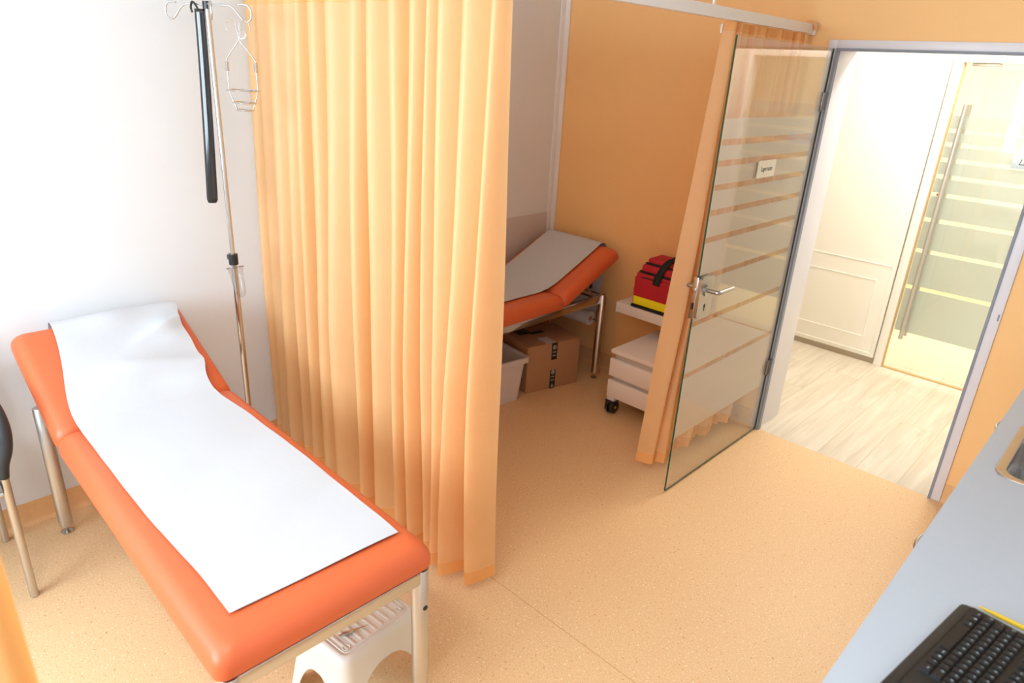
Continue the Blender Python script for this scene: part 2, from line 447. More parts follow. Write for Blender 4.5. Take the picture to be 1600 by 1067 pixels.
# coving of the floor covering
def cove(name, p0, p1, nrm, label):
    p0, p1, nrm = Vector(p0), Vector(p1), Vector(nrm)
    prof = [(0, 0), (.018, 0), (.008, .004), (.003, .014), (.003, .1), (0, .1)]
    prof = [(0, 0), (.02, 0), (.0095, .004), (.005, .010), (.003, .02), (.003, .1), (0, .1)]
    b = MB(); b.prism([p0 + nrm*x + Vector((0, 0, z)) for x, z in prof], p1-p0)
    struct(b.build(name, M_COVE), label, 'baseboard')
cove('baseboard_left', (0, YF, 0), (0, 0, 0), (1, 0, 0), 'speckled vinyl coving along the white wall')
cove('baseboard_back', (.02, 0, 0), (DX0, 0, 0), (0, -1, 0), 'speckled vinyl coving along the orange wall')
cove('baseboard_right', (DX1, 0, 0), (XR, 0, 0), (0, -1, 0), 'speckled vinyl coving right of the doorway')
b = MB(); b.box((.0, -.014, .1), (.042, 0, ZC), .003); b.box((.0, -.05, .1), (.008, -.012, ZC), .002)
struct(b.build('trim_1', M_TRIM), 'white vertical corner strip between white and orange wall', 'trim')
b = MB(); b.box((0, -2.02, .1), (.006, -.05, .955), .001)
struct(b.build('trim_2', M_PANEL), 'grey wall guard panel beside the rear couch', 'trim')
# door frame
b = MB()
for x0, x1 in ((DX0, DX0+.04), (DX1-.04, DX1)):
    b.box((x0, -.012, 0), (x1, .262, DZ), .002)
b.box((DX0+.04, -.012, DZ-.036), (DX1-.04, .262, DZ), .002)
b.box((DX1-.012, -.0135, .93), (DX1-.006, -.0115, .96), mi=1)
fr = b.build('trim_3', [M_FRAME, M_SEAL]); struct(fr, 'grey white steel door frame in the orange wall', 'door frame')
b = MB()
b.box((DX0+.0395, -.016, 0), (DX0+.051, .012, DZ-.036)); b.box((DX1-.051, -.016, 0), (DX1-.0395, .012, DZ-.036)); b.box((DX0+.05, -.016, DZ-.047), (DX1-.05, .012, DZ-.0355))
o = b.build('seal', M_SEAL, fr); o['label'] = 'dark grey rubber seal'
# window
win = bpy.data.objects.new('window_1', None); COL.objects.link(win); win.location = ((WX0+WX1)/2, YF, WZ0); struct(win, 'white framed window behind the camera', 'window')
b = MB()
for x0, x1 in ((WX0, WX0+.06), ((WX0+WX1)/2-.04, (WX0+WX1)/2+.04), (WX1-.06, WX1)): b.box((x0, YF-.08, WZ0), (x1, YF-.02, WZ1), .005)
for z0, z1 in ((WZ0, WZ0+.06), (WZ1-.06, WZ1)): b.box((WX0+.05, YF-.079, z0), (WX1-.05, YF-.021, z1), .005)
b.build('window_frame', M_TRIM, win)
b = MB(); b.box((WX0+.05, YF-.054, WZ0+.05), (WX1-.05, YF-.05, WZ1-.05)); b.build('pane', M_WINGLASS, win)
b = MB(); b.box((WX0-.05, YF-.02, WZ0-.03), (WX1+.05, YF+.14, WZ0), .006); b.build('window_sill', M_TRIM, win)

# stripes shared by both glass doors
GAPS = [1.612, 1.530, 1.435, 1.333, 1.220, 1.056, .850, .600]
FTOP, FBOT, GH = 1.702, .285, .0125
EDG = [FTOP] + [z for g in GAPS for z in (g+GH, g-GH)] + [FBOT]
# glass door of the room, standing open
d1 = bpy.data.objects.new('door_1', None); COL.objects.link(d1); d1.location = (1.650, -.02, 0)
struct(d1, 'clear glass door with frosted stripes standing open into the room', 'door')
GX0, GX1, GY0, GY1 = 1.646, 1.654, -.962, -.022
b = MB(); t = bmesh.new(); bmesh.ops.create_cube(t, size=1)
for v in t.verts: v.co = Vector(((GX0+GX1)/2+v.co.x*(GX1-GX0), (GY0+GY1)/2+v.co.y*(GY1-GY0), 1.004+v.co.z*1.988))
b._merge(t)
b.bm.faces.ensure_lookup_table(); b.bm.normal_update()
for f in b.bm.faces:
    if abs(f.normal.x) < .5: f.material_index = 1
o = b.build('glass_panel', [M_GLASS, M_EDGE], d1, flat=True)
for i in range(0, len(EDG), 2):
    b = MB(); b.box((GX0-.0012, GY0+.002, EDG[i+1]), (GX0-.0004, GY1-.035, EDG[i])); b.build('frosted_stripe', M_FROST, d1, flat=True)
# lock case, lever handles, hinges, sign
for sx in (1, -1):
    X = GX1 if sx > 0 else GX0
    pts = [(X, -.905+y, .975+z) for y, z in rrect(.058, .092, .018)]
    b = MB(); b.prism(pts, (sx*.014, 0, 0), bev=.002); lk = b.build('lock_plate', M_LOCK, d1)
    b = MB(); b.cyl((X+sx*.014, -.905, 1.005), (X+sx*.020, -.905, 1.005), .026); b.build('rose', M_LOCK, lk)
    b = MB(); b.tube([(X+sx*.014, -.905, 1.005), (X+sx*.060, -.905, 1.005)] + arc((X+sx*.060, -.895, 1.005), .010, -PI/2, 0, 5, (0, 0, 0) if 0 else (sx, 0, 0), (0, 1, 0)) + [(X+sx*.070, -.78, 1.005)], .0095, 14)
    b.build('lever_handle', M_LOCK, lk)
    b = MB(); b.cyl((X+sx*.0135, -.905, .935), (X+sx*.0146, -.905, .935), .0085); b.box((min(X+sx*.0135, X+sx*.0146), -.909, .912), (max(X+sx*.0135, X+sx*.0146), -.901, .935))
    b.build('keyhole', M_BLACK, lk)
b = MB(); b.box((GX0-.014, GY0-.004, .883), (GX1+.002, GY0-.0005, 1.067), .001); b.box((GX0-.011, GY0-.010, 1.0), (GX1-.001, GY0-.003, 1.022), .002)
b.box((GX0-.008, GY0-.0045, .925), (GX1-.004, GY0-.0035, .955), mi=1); b.build('lock_edge', [M_LOCK, M_BLACK], d1)
for z in (1.765, .395):
    b = MB(); b.box((GX1+.0005, -.060, z-.042), (GX1+.007, -.036, z+.042), .002); b.cyl((GX1+.006, -.034, z-.046), (GX1+.006, -.034, z+.046), .0055)
    b.box((GX1+.003, -.034, z+.036), (GX1+.010, -.013, z+.044), .001); b.box((GX1+.003, -.034, z-.044), (GX1+.010, -.013, z-.036), .001)
    b.build('hinge', M_HINGE, d1)
b = MB()
pts = [(GX1+.0004, -.515+y, 1.487+z) for y, z in rrect(.085, .037, .006)]
b.prism(pts, (.003, 0, 0))
mt = Matrix(((0, 0, 1, GX1+.0036), (1, 0, 0, -.515), (0, 1, 0, 1.487), (0, 0, 0, 1)))
b.text('Lagerraum', .030, mt, 1, sx=.85)
o = b.build('door_sign', [M_SIGN, M_INK], d1); o['label'] = 'small ivory room sign with dark lettering'

# white corridor cupboard door
d3 = bpy.data.objects.new('door_3', None); COL.objects.link(d3); d3.location = (1.4, 1.6, 0); struct(d3, 'white panelled door in the corridor left of the laboratory door', 'door')
b = MB(); b.box((.88, 1.565, .045), (1.765, 1.599, 2.02), .003); b.build('door_leaf', M_CORRW, d3)
b = MB()
def gro(x0, x1, z0, z1, w=.006):
    for lo, hi in (((x0, z0), (x1, z0+w)), ((x0, z1-w), (x1, z1)), ((x0, z0+w), (x0+w, z1-w)), ((x1-w, z0+w), (x1, z1-w))):
        b.box((lo[0], 1.5605, lo[1]), (hi[0], 1.5655, hi[1]), .0015)
gro(.98, 1.665, .18, .60); gro(.90, 1.745, .07, .715)
b.build('panel_moulding', M_CORRW, d3)
b = MB(); b.box((.88, 1.585, 0), (1.765, 1.599, .045)); o = b.build('toe_kick', mat('grey_toe_kick', s2l((176, 160, 138)), .6), d3); o['label'] = 'grey toe kick under the white door'
# laboratory glass door
d2 = bpy.data.objects.new('door_2', None); COL.objects.link(d2); d2.location = (2.3, 1.6, 0); struct(d2, 'frosted striped laboratory glass door with long bar handle', 'door')
b = MB(); b.box((1.775, 1.555, 0), (1.828, 1.62, 2.06), .003); b.box((1.828, 1.556, 2.005), (2.82, 1.62, 2.06), .003); b.box((2.81, 1.555, 0), (2.86, 1.62, 2.06), .003); b.build('door_frame', M_CORRW, d2)
b = MB(); b.box((1.828, 1.575, .004), (1.836, 1.60, 2.003)); b.box((1.836, 1.575, .0), (2.80, 1.60, .010)); b.build('frame_edge', M_WOOD, d2)
b = MB(); b.box((1.838, 1.584, .012), (2.80, 1.592, 1.998)); b.build('glass_panel', MATS['clear_door_glass'], d2, flat=True)
for i in range(0, len(EDG), 2):
    b = MB(); b.box((1.84, 1.5926, EDG[i+1]), (2.79, 1.5934, EDG[i])); b.build('frosted_stripe', M_FROST2, d2, flat=True)
for sy, y0 in ((-1, 1.584), (1, 1.5935)):
    b = MB(); yy = y0 + sy*.042
    b.cyl((1.905, yy, .245), (1.905, yy, 1.77), .0145, seg=20)
    for z in (.36, 1.655): b.cyl((1.905, y0, z), (1.905, yy, z), .007, seg=12)
    b.build('bar_handle', M_STEEL, d2)
b = MB(); b.box((1.87, 1.578, 1.985), (2.02, 1.600, 2.004), .002); b.build('door_closer', M_STEEL, d2)
b = MB(); b.box((2.215, 1.5805, 1.432), (2.46, 1.5838, 1.512), .001)
mt = Matrix(((1, 0, 0, 2.298), (0, 0, -1, 1.5800), (0, 1, 0, 1.470), (0, 0, 0, 1)))
b.text('Labor', .050, mt, 1, shear=.25, sx=.8)
o = b.build('door_sign', [M_SIGN2, M_INK], d2); o['label'] = 'pale silver sign reading Labor'
b = MB(); b.box((1.872, 1.5825, 1.213), (1.884, 1.5838, 1.227)); o = b.build('sticker', M_RED2, d2); o['label'] = 'tiny red sticker'

# ------------------------------------------------------------------ ceiling lamps, and an added fill panel in the treatment room
def lamp(loc, sx, sy, label):
    t = thing('ceiling_lamp', label, 'lamp', loc)
    x, y, z = loc
    b = MB(); b.box((x-sx/2-.02, y-sy/2-.02, z-.045), (x+sx/2+.02, y+sy/2+.02, z-.0005), .006); b.build('housing', M_TRIM, t)
    b = MB(); b.box((x-sx/2, y-sy/2, z-.049), (x+sx/2, y+sy/2, z-.0452)); b.build('diffuser', M_DIFF, t)
lamp((2.2, -3.7, ZC), 1.2, .3, 'long white fill light panel added on the treatment room ceiling')  # unseen housing for the added fill light
lamp((2.4, .95, ZC), 1.6, .5, 'white ceiling lamp of the corridor')
lamp((2.4, 2.7, ZC), 1.0, 1.0, 'square white ceiling lamp of the laboratory')

# ------------------------------------------------------------------ curtain rail and curtains
t = thing('curtain_rail', 'white curtain rail turning the corner above both orange curtains', 'curtain rail', (.8, -2.085, 2.06))
R0, R1 = 2.058, 2.100
b = MB(); b.box((.003, -2.100, R0), (1.545, -2.070, R1), .003); b.box((1.515, -2.072, R0), (1.545, -.028, R1), .003); b.build('track', M_TRIM, t)
b = MB(); b.cyl((1.53, -.95, R1-.002), (1.53, -.95, ZC-.001), .006, seg=12); b.build('hanger_rod', M_TRIM, t)
b = MB(); b.cyl((1.53, -2.085, R1-.002), (1.53, -2.085, ZC-.001), .006, seg=12); b.build('hanger_rod', M_TRIM, t)
b = MB(); b.box((1.512, -.029, R0-.004), (1.548, -.001, R1+.004), .003); b.build('wall_bracket', M_TRIM, t)

def curtain(name, label, tracks, base, amps, lean, n_sub, z0, z1, P, group=None, loc=None, hem=.055, head=.035, nz=34):
    """tracks: (top, bottom) valley positions along the rail; P(t, d, z) places a point; d is the fold depth"""
    root = thing(name, label, 'curtain', loc, group=group)
    N = len(tracks)-1
    def pt(u, z):
        f = u*N; i = min(int(f), N-1); s = f-i
        h = (z1-z)/(z1-z0)                                  # 0 at the top
        a = tracks[i][0]+(tracks[i][1]-tracks[i][0])*h; c = tracks[i+1][0]+(tracks[i+1][1]-tracks[i+1][0])*h
        sh = (.5-.5*math.cos(2*PI*s))                         # 0 in the valleys, 1 on the ridge
        sh = sh**.62
        A = amps[i]*(.55+.45*min(1, h*1.6+.02))
        A *= 1+.10*math.sin(5*h+i*1.7)
        tt = a+(c-a)*s + lean[i]*A*sh + .004*math.sin(9*h+i*2.1)*h
        d = base(u, h)+A*sh + .0035*math.sin(23*u*N/3+7*h)*h
        return P(tt, d, z)
    def sheet(za, zb, rows):
        b = MB(); b.grid(lambda u, v: pt(u, za+(zb-za)*v), N*n_sub+1, rows); return b
    sheet(z0+hem, z1-head, nz).build('panel', M_CURT, root)
    sheet(z0, z0+hem, 4).build('hem', M_HEM, root)
    sheet(z1-head, z1, 4).build('heading_tape', M_HEM, root)
    return root, pt

# curtain in front (folds read off the photograph, metres along the white wall's normal)
tr = [(.012, .012), (.115, .085), (.200, .175), (.315, .29), (.405, .375), (.510, .48), (.640, .635), (.765, .79), (.900, .90), (1.000, 1.045), (1.115, 1.150), (1.215, 1.235), (1.275, 1.315), (1.375, 1.390), (1.480, 1.462), (1.548, 1.545)]
am = [.045, .050, .065, .050, .070, .085, .095, .095, .080, .095, .100, .075, .095, .105, .085]
le = [.1, -.1, .2, .1, .35, .3, -.1, .3, -.15, .25, .1, -.2, -.2, -.15, .1]
c1, _ = curtain('curtain', 'wide orange pleated curtain hanging beside the front couch', tr, lambda u, h: .0 if u < .96 else (.0-.05*h*(u-.96)/.04), am, le, 18, .045, 2.0565,
    lambda t_, d, z: Vector((t_, -2.045-d, z)), 'orange cubicle curtains', (.8, -2.085, .045))
# curtain behind the glass door, gathered along the other leg of the rail
N2 = 15
tr2 = []
for i in range(N2+1):
    s = i/N2
    tr2.append((-.800+.775*s**1.0+.012*math.sin(i*2.3)*(0 < i < N2), -.915+.885*s+.02*math.sin(i*1.9+1)*(0 < i < N2)))
am2 = [.070 if i == 0 else .045+.02*math.sin(i*1.7) for i in range(N2)]
le2 = [.25*math.sin(i*2.6) for i in range(N2)]
c2, _ = curtain('curtain', 'gathered orange curtain behind the open glass door', tr2, lambda u, h: -.015*h-(.05*h*max(0, 1-u*12)), am2, le2, 14, .06, 2.0565,
    lambda t_, d, z: Vector((1.502+d, t_, z)), 'orange cubicle curtains', (1.53, -.45, .06))
b = MB(); b.box((1.492, -.806, 2.012), (1.500, -.782, 2.046), .002); o = b.build('glider_clip', M_TRIM, c2); o['label'] = 'white plastic glider clip'
b = MB(); b.tube(arc((1.53, -.055, 2.078), .030, -.2, PI+.2, 12, (.85, .4, 0), (0, 0, 1)), .008, 8); b.build('tie_loop', M_CURT, c2)
# gathered curtain just inside the frame at the lower left, close to the camera
tr3 = [(-3.463+.05*0-.058*i, -3.445-.062*i) for i in range(6)]
c3, _ = curtain('curtain', 'blurred orange curtain edge close to the camera at lower left', tr3, lambda u, h: .0, [.04]*5, [.1, -.1, .2, -.2, .1], 12, .05, 2.0565,
    lambda t_, d, z: Vector((2.055+d+.19*min(2.058-z, 1.15), t_, z)), 'orange cubicle curtains', (2.25, -3.6, .05))
for o_ in c3.children: o_.data.materials[0] = M_HEM  # whole near curtain in the darker hem cloth, standing in for its shade
t = thing('curtain_rail', 'short white curtain rail above the blurred near curtain', 'curtain rail', (2.075, -3.62, 2.06))
b = MB(); b.box((2.060, -3.80, R0), (2.090, -3.44, R1), .003); b.build('track', M_TRIM, t)
b = MB(); b.cyl((2.075, -3.62, R1-.002), (2.075, -3.62, ZC-.001), .006, seg=12); b.build('hanger_rod', M_TRIM, t)

# ------------------------------------------------------------------ couches (local: head at x=0, foot at x=1.84)
BW = .301; ANG = math.radians(24); PIV = (.545, .569); HL = .545; PT = .078
HD = Vector((-math.cos(ANG), 0, math.sin(ANG))); HN = Vector((math.sin(ANG), 0, math.cos(ANG)))
def pad_mesh(L, w, th):
    """upholstered pad: crisp lower rim, broad soft rounding towards the crowned top"""
    lv = [(.10, 0, .010), (.010, 0, .026), (.003, .003, .030), (0, .010, .033), (0, .024, .034)]
    for k in range(1, 9):
        a = PI/2*k/8; lv.append((.046*(1-math.cos(a)), .024+(th-.024)*math.sin(a), .034))
    for d in (.07, .10, .14, .18, .22, .26): lv.append((d, th+.005*(1-((w-d)/w)**2), max(.006, .034-d*.1)))
    def fn(u, v):
        d, z, r = lv[round(v*(len(lv)-1))]
        rr = rrect(L/2-d, w-d, min(r, w-d-.001), 6); k = len(rr); i = round(u*k) % k
        return Vector((L/2+rr[i][0], rr[i][1], z))
    b = MB(); b.grid(fn, 28, len(lv), closed_u=True)
    b.bm.verts.ensure_lookup_table(); n = 28
    b.bm.faces.new(b.bm.verts[-n:]); b.bm.faces.new(list(b.bm.verts[:n])[::-1])
    bmesh.ops.recalc_face_normals(b.bm, faces=list(b.bm.faces))
    for f in b.bm.faces: f.smooth = True
    return b
def make_couch():
    root = thing('examination_couch', 'orange examination couch in front with white paper and step stool below', 'couch')
    b = pad_mesh(1.811-.548, BW, PT)
    for v in b.bm.verts: v.co += Vector((.548, 0, .567))
    b.build('mattress', M_VINYL, root, True)
    b = pad_mesh(HL, BW, PT)
    for v in b.bm.verts: v.co = Vector((PIV[0], 0, PIV[1])) + HD*v.co.x + HN*v.co.z + Vector((0, v.co.y, 0))
    bmesh.ops.reverse_faces(b.bm, faces=list(b.bm.faces)); bmesh.ops.recalc_face_normals(b.bm, faces=list(b.bm.faces))
    b.build('headrest', M_VINYL, root, True)
    b = MB()
    for sy in (-1, 1): b.box((.145, sy*.262-.010, .512), (1.787, sy*.262+.010, .5665), .004)
    for x in (.145, 1.797): b.box((x-.010, -.26, .524), (x+.010, .26, .5655), .004)
    b.box((.54, -.26, .525), (.57, .26, .562), .004); b.box((1.2, -.26, .525), (1.23, .26, .562), .004)
    f = b.build('frame', M_CHROME, root, True)
    for x in (.145, 1.787):
        for sy in (-1, 1):
            y = sy*.266
            b = MB(); b.lathe([(0, .036), (.0245, .036), (.0245, .562), (.0225, .565), (0, .5655)], (x, y, 0), 28); lg = b.build('leg', M_STEEL, root, True)
            b = MB(); b.cyl((x, y, .004), (x, y, .037), .006, seg=12); b.lathe([(0, .0), (.023, .0), (.024, .004), (.012, .010), (.007, .014)], (x, y, 0), 24); b.build('levelling_foot', M_CHROME, lg, True)
            b = MB(); q = 1 if x > 1 else -1
            b.ball((x+q*.0245, y, .44), .008, (.5, 1, 1)); b.build('plug', M_BLACK, lg, True)
            b = MB(); b.cyl((x+q*.004-q*.02, y-sy*.034, .53), (x-q*.004+q*.002, y-sy*.034, .53), .009, seg=14); b.build('bracket_screw', M_CHROME, lg, True)
    for sy in (-1, 1):
        b = MB(); b.tube(smooth([(.17, sy*.225, .535), (.24, sy*.225, .60), (.31, sy*.225, .664)], 4), .006, 10); b.tube([(.17, sy*.247, .535), (.17, sy*.21, .535)], .006, 10)
        b.build('headrest_stay', M_CHROME, root, True)
    return root
bed1 = make_couch(); bed1.location = (0.012, -2.797, 0); bed1.rotation_euler = (0, 0, math.radians(-1.1))
bed2 = copy_tree(bed1); bed2.location = (.352, -.035, 0); bed2.rotation_euler = (0, 0, -PI/2)
bed2['label'] = 'orange examination couch behind the curtain, its head raised against the orange wall'
b = MB(); b.cyl((.148, -.252, .387), (.148, .252, .387), .006, seg=12); b.box((.150-.007, .236, .38), (.150+.007, .246, .512), .002); b.box((.150-.007, -.246, .38), (.150+.007, -.236, .512), .002)
b.build('roll_holder', M_CHROME, bed2, True)
for o_ in bed2.children:
    if o_.name.startswith('headrest_stay'): pass
b = MB(); b.box((.19, .20, .60), (.205, .215, .655), .003); b.build('stay_knob', M_BLACK, bed2, True)

# paper sheets, laid along the pads
def pad_top(s):
    """point on the pads' upper surface at distance s from the head end, in couch coordinates (x, z)"""
    off = .0135
    H0 = Vector((PIV[0], 0, PIV[1])) + HD*(HL-.03) + HN*(PT+off)
    elbow = Vector((PIV[0]+.034, 0, .567+PT+off-.004))
    L1 = (elbow-H0).length
    if s < 0:                                      # over the head edge and down the back
        a = min(-s/.05, 1)*PI*.62
        c = H0 - HN*.05
        p = c + HN*.05*math.cos(a) + HD*.05*math.sin(a)
        if -s > .05: p += (HD*math.cos(PI*.62)*1 - HN*math.sin(PI*.62))*(-s-.05)
        return p
    if s < L1: p = H0 + (elbow-H0)*(s/L1)
    else: p = elbow + Vector((s-L1, 0, 0))
    # soften the bend
    k = math.exp(-((s-L1)/.05)**2)*.010
    return p + Vector((0, 0, k))
SL = (Vector((PIV[0]+.034, 0, 0)) - Vector((PIV[0], 0, 0)) - HD*(HL-.03)).length
def sstep(a, b_, x):
    t = min(1, max(0, (x-a)/(b_-a))); return t*t*(3-2*t)
BED1 = Matrix.Translation((0.012, -2.797, 0)) @ Matrix.Rotation(math.radians(-1.1), 4, 'Z')
def paper1(u, v):
    s0, s1 = -.09, 1.640
    s = s0+(s1-s0)*v
    # near and far edge, measured from the couch's middle line
    near = -.135 - .075*sstep(0, .5, s) - .004*math.sin(7*s)
    far = .325 - .045*sstep(-.05, .15, s) - .035*sstep(.2, .42, s) + .022*math.exp(-((s-.36)/.06)**2) + .02*sstep(.42, .8, s) - .022*sstep(.8, 1.7, s)
    skew = .02*u if s > 1.2 else 0
    near -= .022 - .028*sstep(.5, 1.65, s); far += .042*sstep(.5, 1.65, s) - .022; near -= .012*(1-sstep(0, .3, s))+.020*s/1.64; far -= .012*(1-sstep(0, .3, s))+.020*s/1.64
    y = near+(far-near)*u
    p = pad_top(s)
    bulge = .013*math.exp(-((s-.13)/.075)**2-((u-.86)/.13)**2) + .016*math.exp(-((s-.30)/.08)**2-((u-.50)/.35)**2) + .012*math.exp(-((s-.02)/.05)**2-((u-.45)/.2)**2)
    bulge += .016*math.exp(-((s-.15+.16*(u-.7))/.028)**2)*sstep(.45, .8, u) + .008*math.exp(-((s-.25-.1*u)/.03)**2)*sstep(.2, .5, u)
    bulge += .020*math.exp(-((s-.42)/.06)**2)*sstep(.55, 1, u)
    lift = .0012*math.sin(31*s+3*u)*math.sin(5*u+2)*sstep(.6, .8, s) + .0015*math.sin(14*s+5*u)
    n = HN if s < .5 else Vector((0, 0, 1))
    edge = 0
    drop = -.018*sstep(.245, .30, y)*(1 if s > .45 else .25)
    return BED1 @ (Vector((p.x + skew*.6, y, p.z+drop)) + n*(bulge+lift+.001))
b = MB(); b.grid(paper1, 40, 150)
tag(b.build('paper_sheet', M_PAPER), 'long creased white paper sheet covering the front orange couch', 'paper', 'couch paper sheets')
def bed2w(p): return Vector((.352 + p.y, -.035 - p.x, p.z))
def paper2(u, v):
    s = 1.62*v-.07
    p = pad_top(s)
    return bed2w(Vector((p.x, -.245+.43*u+.004*math.sin(6*s), p.z+.001+.001*math.sin(13*s+4*u))))
pr_ = thing('paper_sheet', 'white paper sheet with roll on the rear orange couch', 'paper', (.33, -.5, .65), group='couch paper sheets')
b = MB(); b.grid(paper2, 24, 120); b.build('sheet', M_PAPER, pr_)
e = pad_top(-.07)
rl = Vector((.148, 0, .387))
def hang(u, v):
    a, c = Vector((e.x, 0, e.z)), Vector((.148-.046, 0, .395))
    p = a+(c-a)*v; p.x -= .012*math.sin(PI*v)
    return bed2w(Vector((p.x, -.245+.43*u, p.z)))
b = MB(); b.grid(hang, 16, 16); b.build('hanging_length', M_PAPER, pr_)
b = MB()
for r0, mi in ((.046, 0), (.017, 1)):
    P0, P1 = bed2w(Vector((.148, -.232, .387))), bed2w(Vector((.148, .190, .387)))
    if mi == 0: b.cyl(P0, P1, r0, seg=36)
    else:
        b.cyl(P1, P1+Vector((.0012, 0, 0)), r0, seg=24, mi=1)
o = b.build('roll', [M_PAPER, M_CARD], pr_); o['label'] = 'white paper roll under the couch head'

# ------------------------------------------------------------------ infusion stand with wire holders, cup, shoehorn
IX, IY = .228, -2.30
t = thing('infusion_stand', 'slim chrome infusion stand with wire hooks at the white wall', 'infusion stand', (IX, IY, 0))
b = MB(); b.cyl((IX, IY, .10), (IX, IY, 1.05), .0125, seg=20); b.cyl((IX, IY, 1.03), (IX, IY, 2.00), .0095, seg=20); b.build('pole', M_CHROME, t)
b = MB()
for k in range(5):
    a = 2*PI*k/5+.3; b.tube([(IX, IY, .105), (IX+.13*math.cos(a), IY+.13*math.sin(a), .075)], .010, 10)
b.build('foot_star', M_CHROME, t)
for k in range(5):
    a = 2*PI*k/5+.3; b = MB(); x, y = IX+.13*math.cos(a), IY+.13*math.sin(a)
    b.cyl((x, y-.009, .025), (x, y+.009, .025), .025, seg=20); b.tube([(x, y, .045), (x, y, .08)], .007, 8); b.build('castor', M_BLACK, t)
b = MB(); b.cyl((IX, IY, 1.015), (IX, IY, 1.06), .019, seg=18); b.box((IX-.036, IY-.012, 1.03), (IX-.012, IY+.004, 1.052), .003); b.build('height_clamp', M_BLACK, t)
b = MB(); b.cyl((IX, IY, 1.985), (IX, IY, 2.012), .016, seg=18); b.build('hook_hub', M_BLACK, t)
hookend = []
for k, ang in enumerate((-.35, .55, 2.79, 3.69)):
    dx, dy = math.cos(ang), math.sin(ang)
    q = lambda r, z: (IX+dx*r, IY+dy*r, 2.0+z)
    p = smooth([q(.010, 0), q(.085, 0), q(.110, -.012), q(.140, -.045), q(.160, -.052), q(.176, -.038), q(.176, -.012), q(.160, .004), q(.130, .004)], 5)
    b = MB(); b.tube(p, .0036, 10); b.build('hook', M_CHROME, t); hookend.append(Vector(q(.158, -.048)))
# bottle holder: wire basket hanging from one hook
hp = hookend[1]; hx, hy = IX+.158*math.cos(.1), IY+.158*math.sin(.1)
hx, hy = hookend[0].x*.45+hookend[1].x*.55, hookend[0].y*.45+hookend[1].y*.55
cx, cy = hx+.045, hy
w = thing('bottle_holder', 'chrome wire bottle holder hanging from the infusion stand', 'bottle holder', (cx, cy, 1.66))
ux = Vector((.80, .60, 0)).normalized()
zt = 1.95
b = MB()
C = Vector((cx, cy, 0))
for s_ in (-1, 1):
    b.tube(smooth([C+ux*s_*-.045+Vector((0, 0, zt-.035)), C+ux*s_*-.040+Vector((0, 0, zt-.008)), C+ux*s_*-.012+Vector((0, 0, zt-.002)), C+ux*s_*-.004+Vector((0, 0, zt-.035)), C+ux*s_*.002+Vector((0, 0, zt-.065)),
                   C+ux*s_*.030+Vector((0, 0, zt-.10)), C+ux*s_*.055+Vector((0, 0, zt-.135)), C+ux*s_*.055+Vector((0, 0, zt-.17)), C+ux*s_*.055+Vector((0, 0, zt-.235)), C+ux*s_*.042+Vector((0, 0, zt-.275)), C+ux*s_*.030+Vector((0, 0, zt-.305))], 4), .0022, 8)
b.tube(arc(C+Vector((0, 0, zt-.045))+ux*.012, .015, 0, 2*PI, 18, ux, (0, 0, 1)), .002, 8)
b.build('wire_bail', M_CHROME, w)
for z, r in ((-.235, .057), (-.278, .040), (-.304, .031)):
    b = MB(); b.tube([C+Vector((r*math.cos(a*PI/12), r*math.sin(a*PI/12), zt+z)) for a in range(24)], .0026, 8, closed=True); b.build('wire_ring', M_CHROME, w)
for s_ in (-1, 1):
    p = C+ux*s_*.055+Vector((0, 0, zt-.155))
    b = MB(); b.box(p-Vector((.007, .005, .016)), p+Vector((.007, .005, .016)), .002); b.build('clip', M_STEEL, w)
# drip cup on a ring
cup = thing('drip_cup', 'small clear plastic cup clipped to the infusion stand pole', 'cup', (IX+.042, IY-.01, .90))
CT = Matrix.Translation((IX+.050, IY-.018, 1.012)) @ Matrix.Rotation(math.radians(-17), 4, 'Y')
b = MB(); prof = [(.030, .004), (.033, .007), (.033, .0), (.029, -.004), (.0255, -.03), (.0235, -.075), (.021, -.104), (.013, -.119), (.0, -.123)]
b.lathe(prof, (0, 0, 0), 28, mtx=CT); b.build('cup_body', M_CLEAR, cup)
b = MB(); b.tube([(.0335*math.cos(a*PI/12), .0335*math.sin(a*PI/12), .004) for a in range(24)], .0032, 8, closed=True, mtx=CT); b.build('cup_rim', M_CLEAR, cup)
b = MB(); b.box((IX+.010, IY-.012, 1.008), (IX+.020, IY-.004, 1.026), .002); b.build('cup_bracket', M_CLEAR, cup)
# long black shoehorn
sh = thing('shoehorn', 'long glossy black shoehorn hanging from the infusion stand', 'shoehorn', (IX-.03, IY-.03, 1.27))
def horn(u, v):
    z = 1.985-.715*v
    bow = -.045*v**1.3
    wdt = .0175+.0035*v
    a = (u-.5)*PI*1.15
    ends = 1 if v < .97 else math.sqrt(max(0, 1-((v-.97)/.03)**2))*.35+.65
    # channel section opening to the wall, bowed along its length
    return Vector((IX-.018+bow*.62-math.sin(a)*wdt*-.80*ends, IY-.022-math.cos(a)*wdt*.6+bow*.42-math.sin(a)*wdt*.6*ends*-1, z))
b = MB(); b.grid(horn, 16, 60)
o = b.build('horn', M_GLOSSBLK, sh); md = o.modifiers.new('thick', 'SOLIDIFY'); md.thickness = .004; md.offset = -1
b = MB(); b.tube(smooth([(IX-.020, IY-.024, 1.975), (IX-.030, IY-.030, 1.998), (IX-.045, IY-.035, 2.008), (IX-.058, IY-.036, 1.99), (IX-.055, IY-.034, 1.972)], 4), .004, 8); b.build('hanging_hook', M_GLOSSBLK, sh)

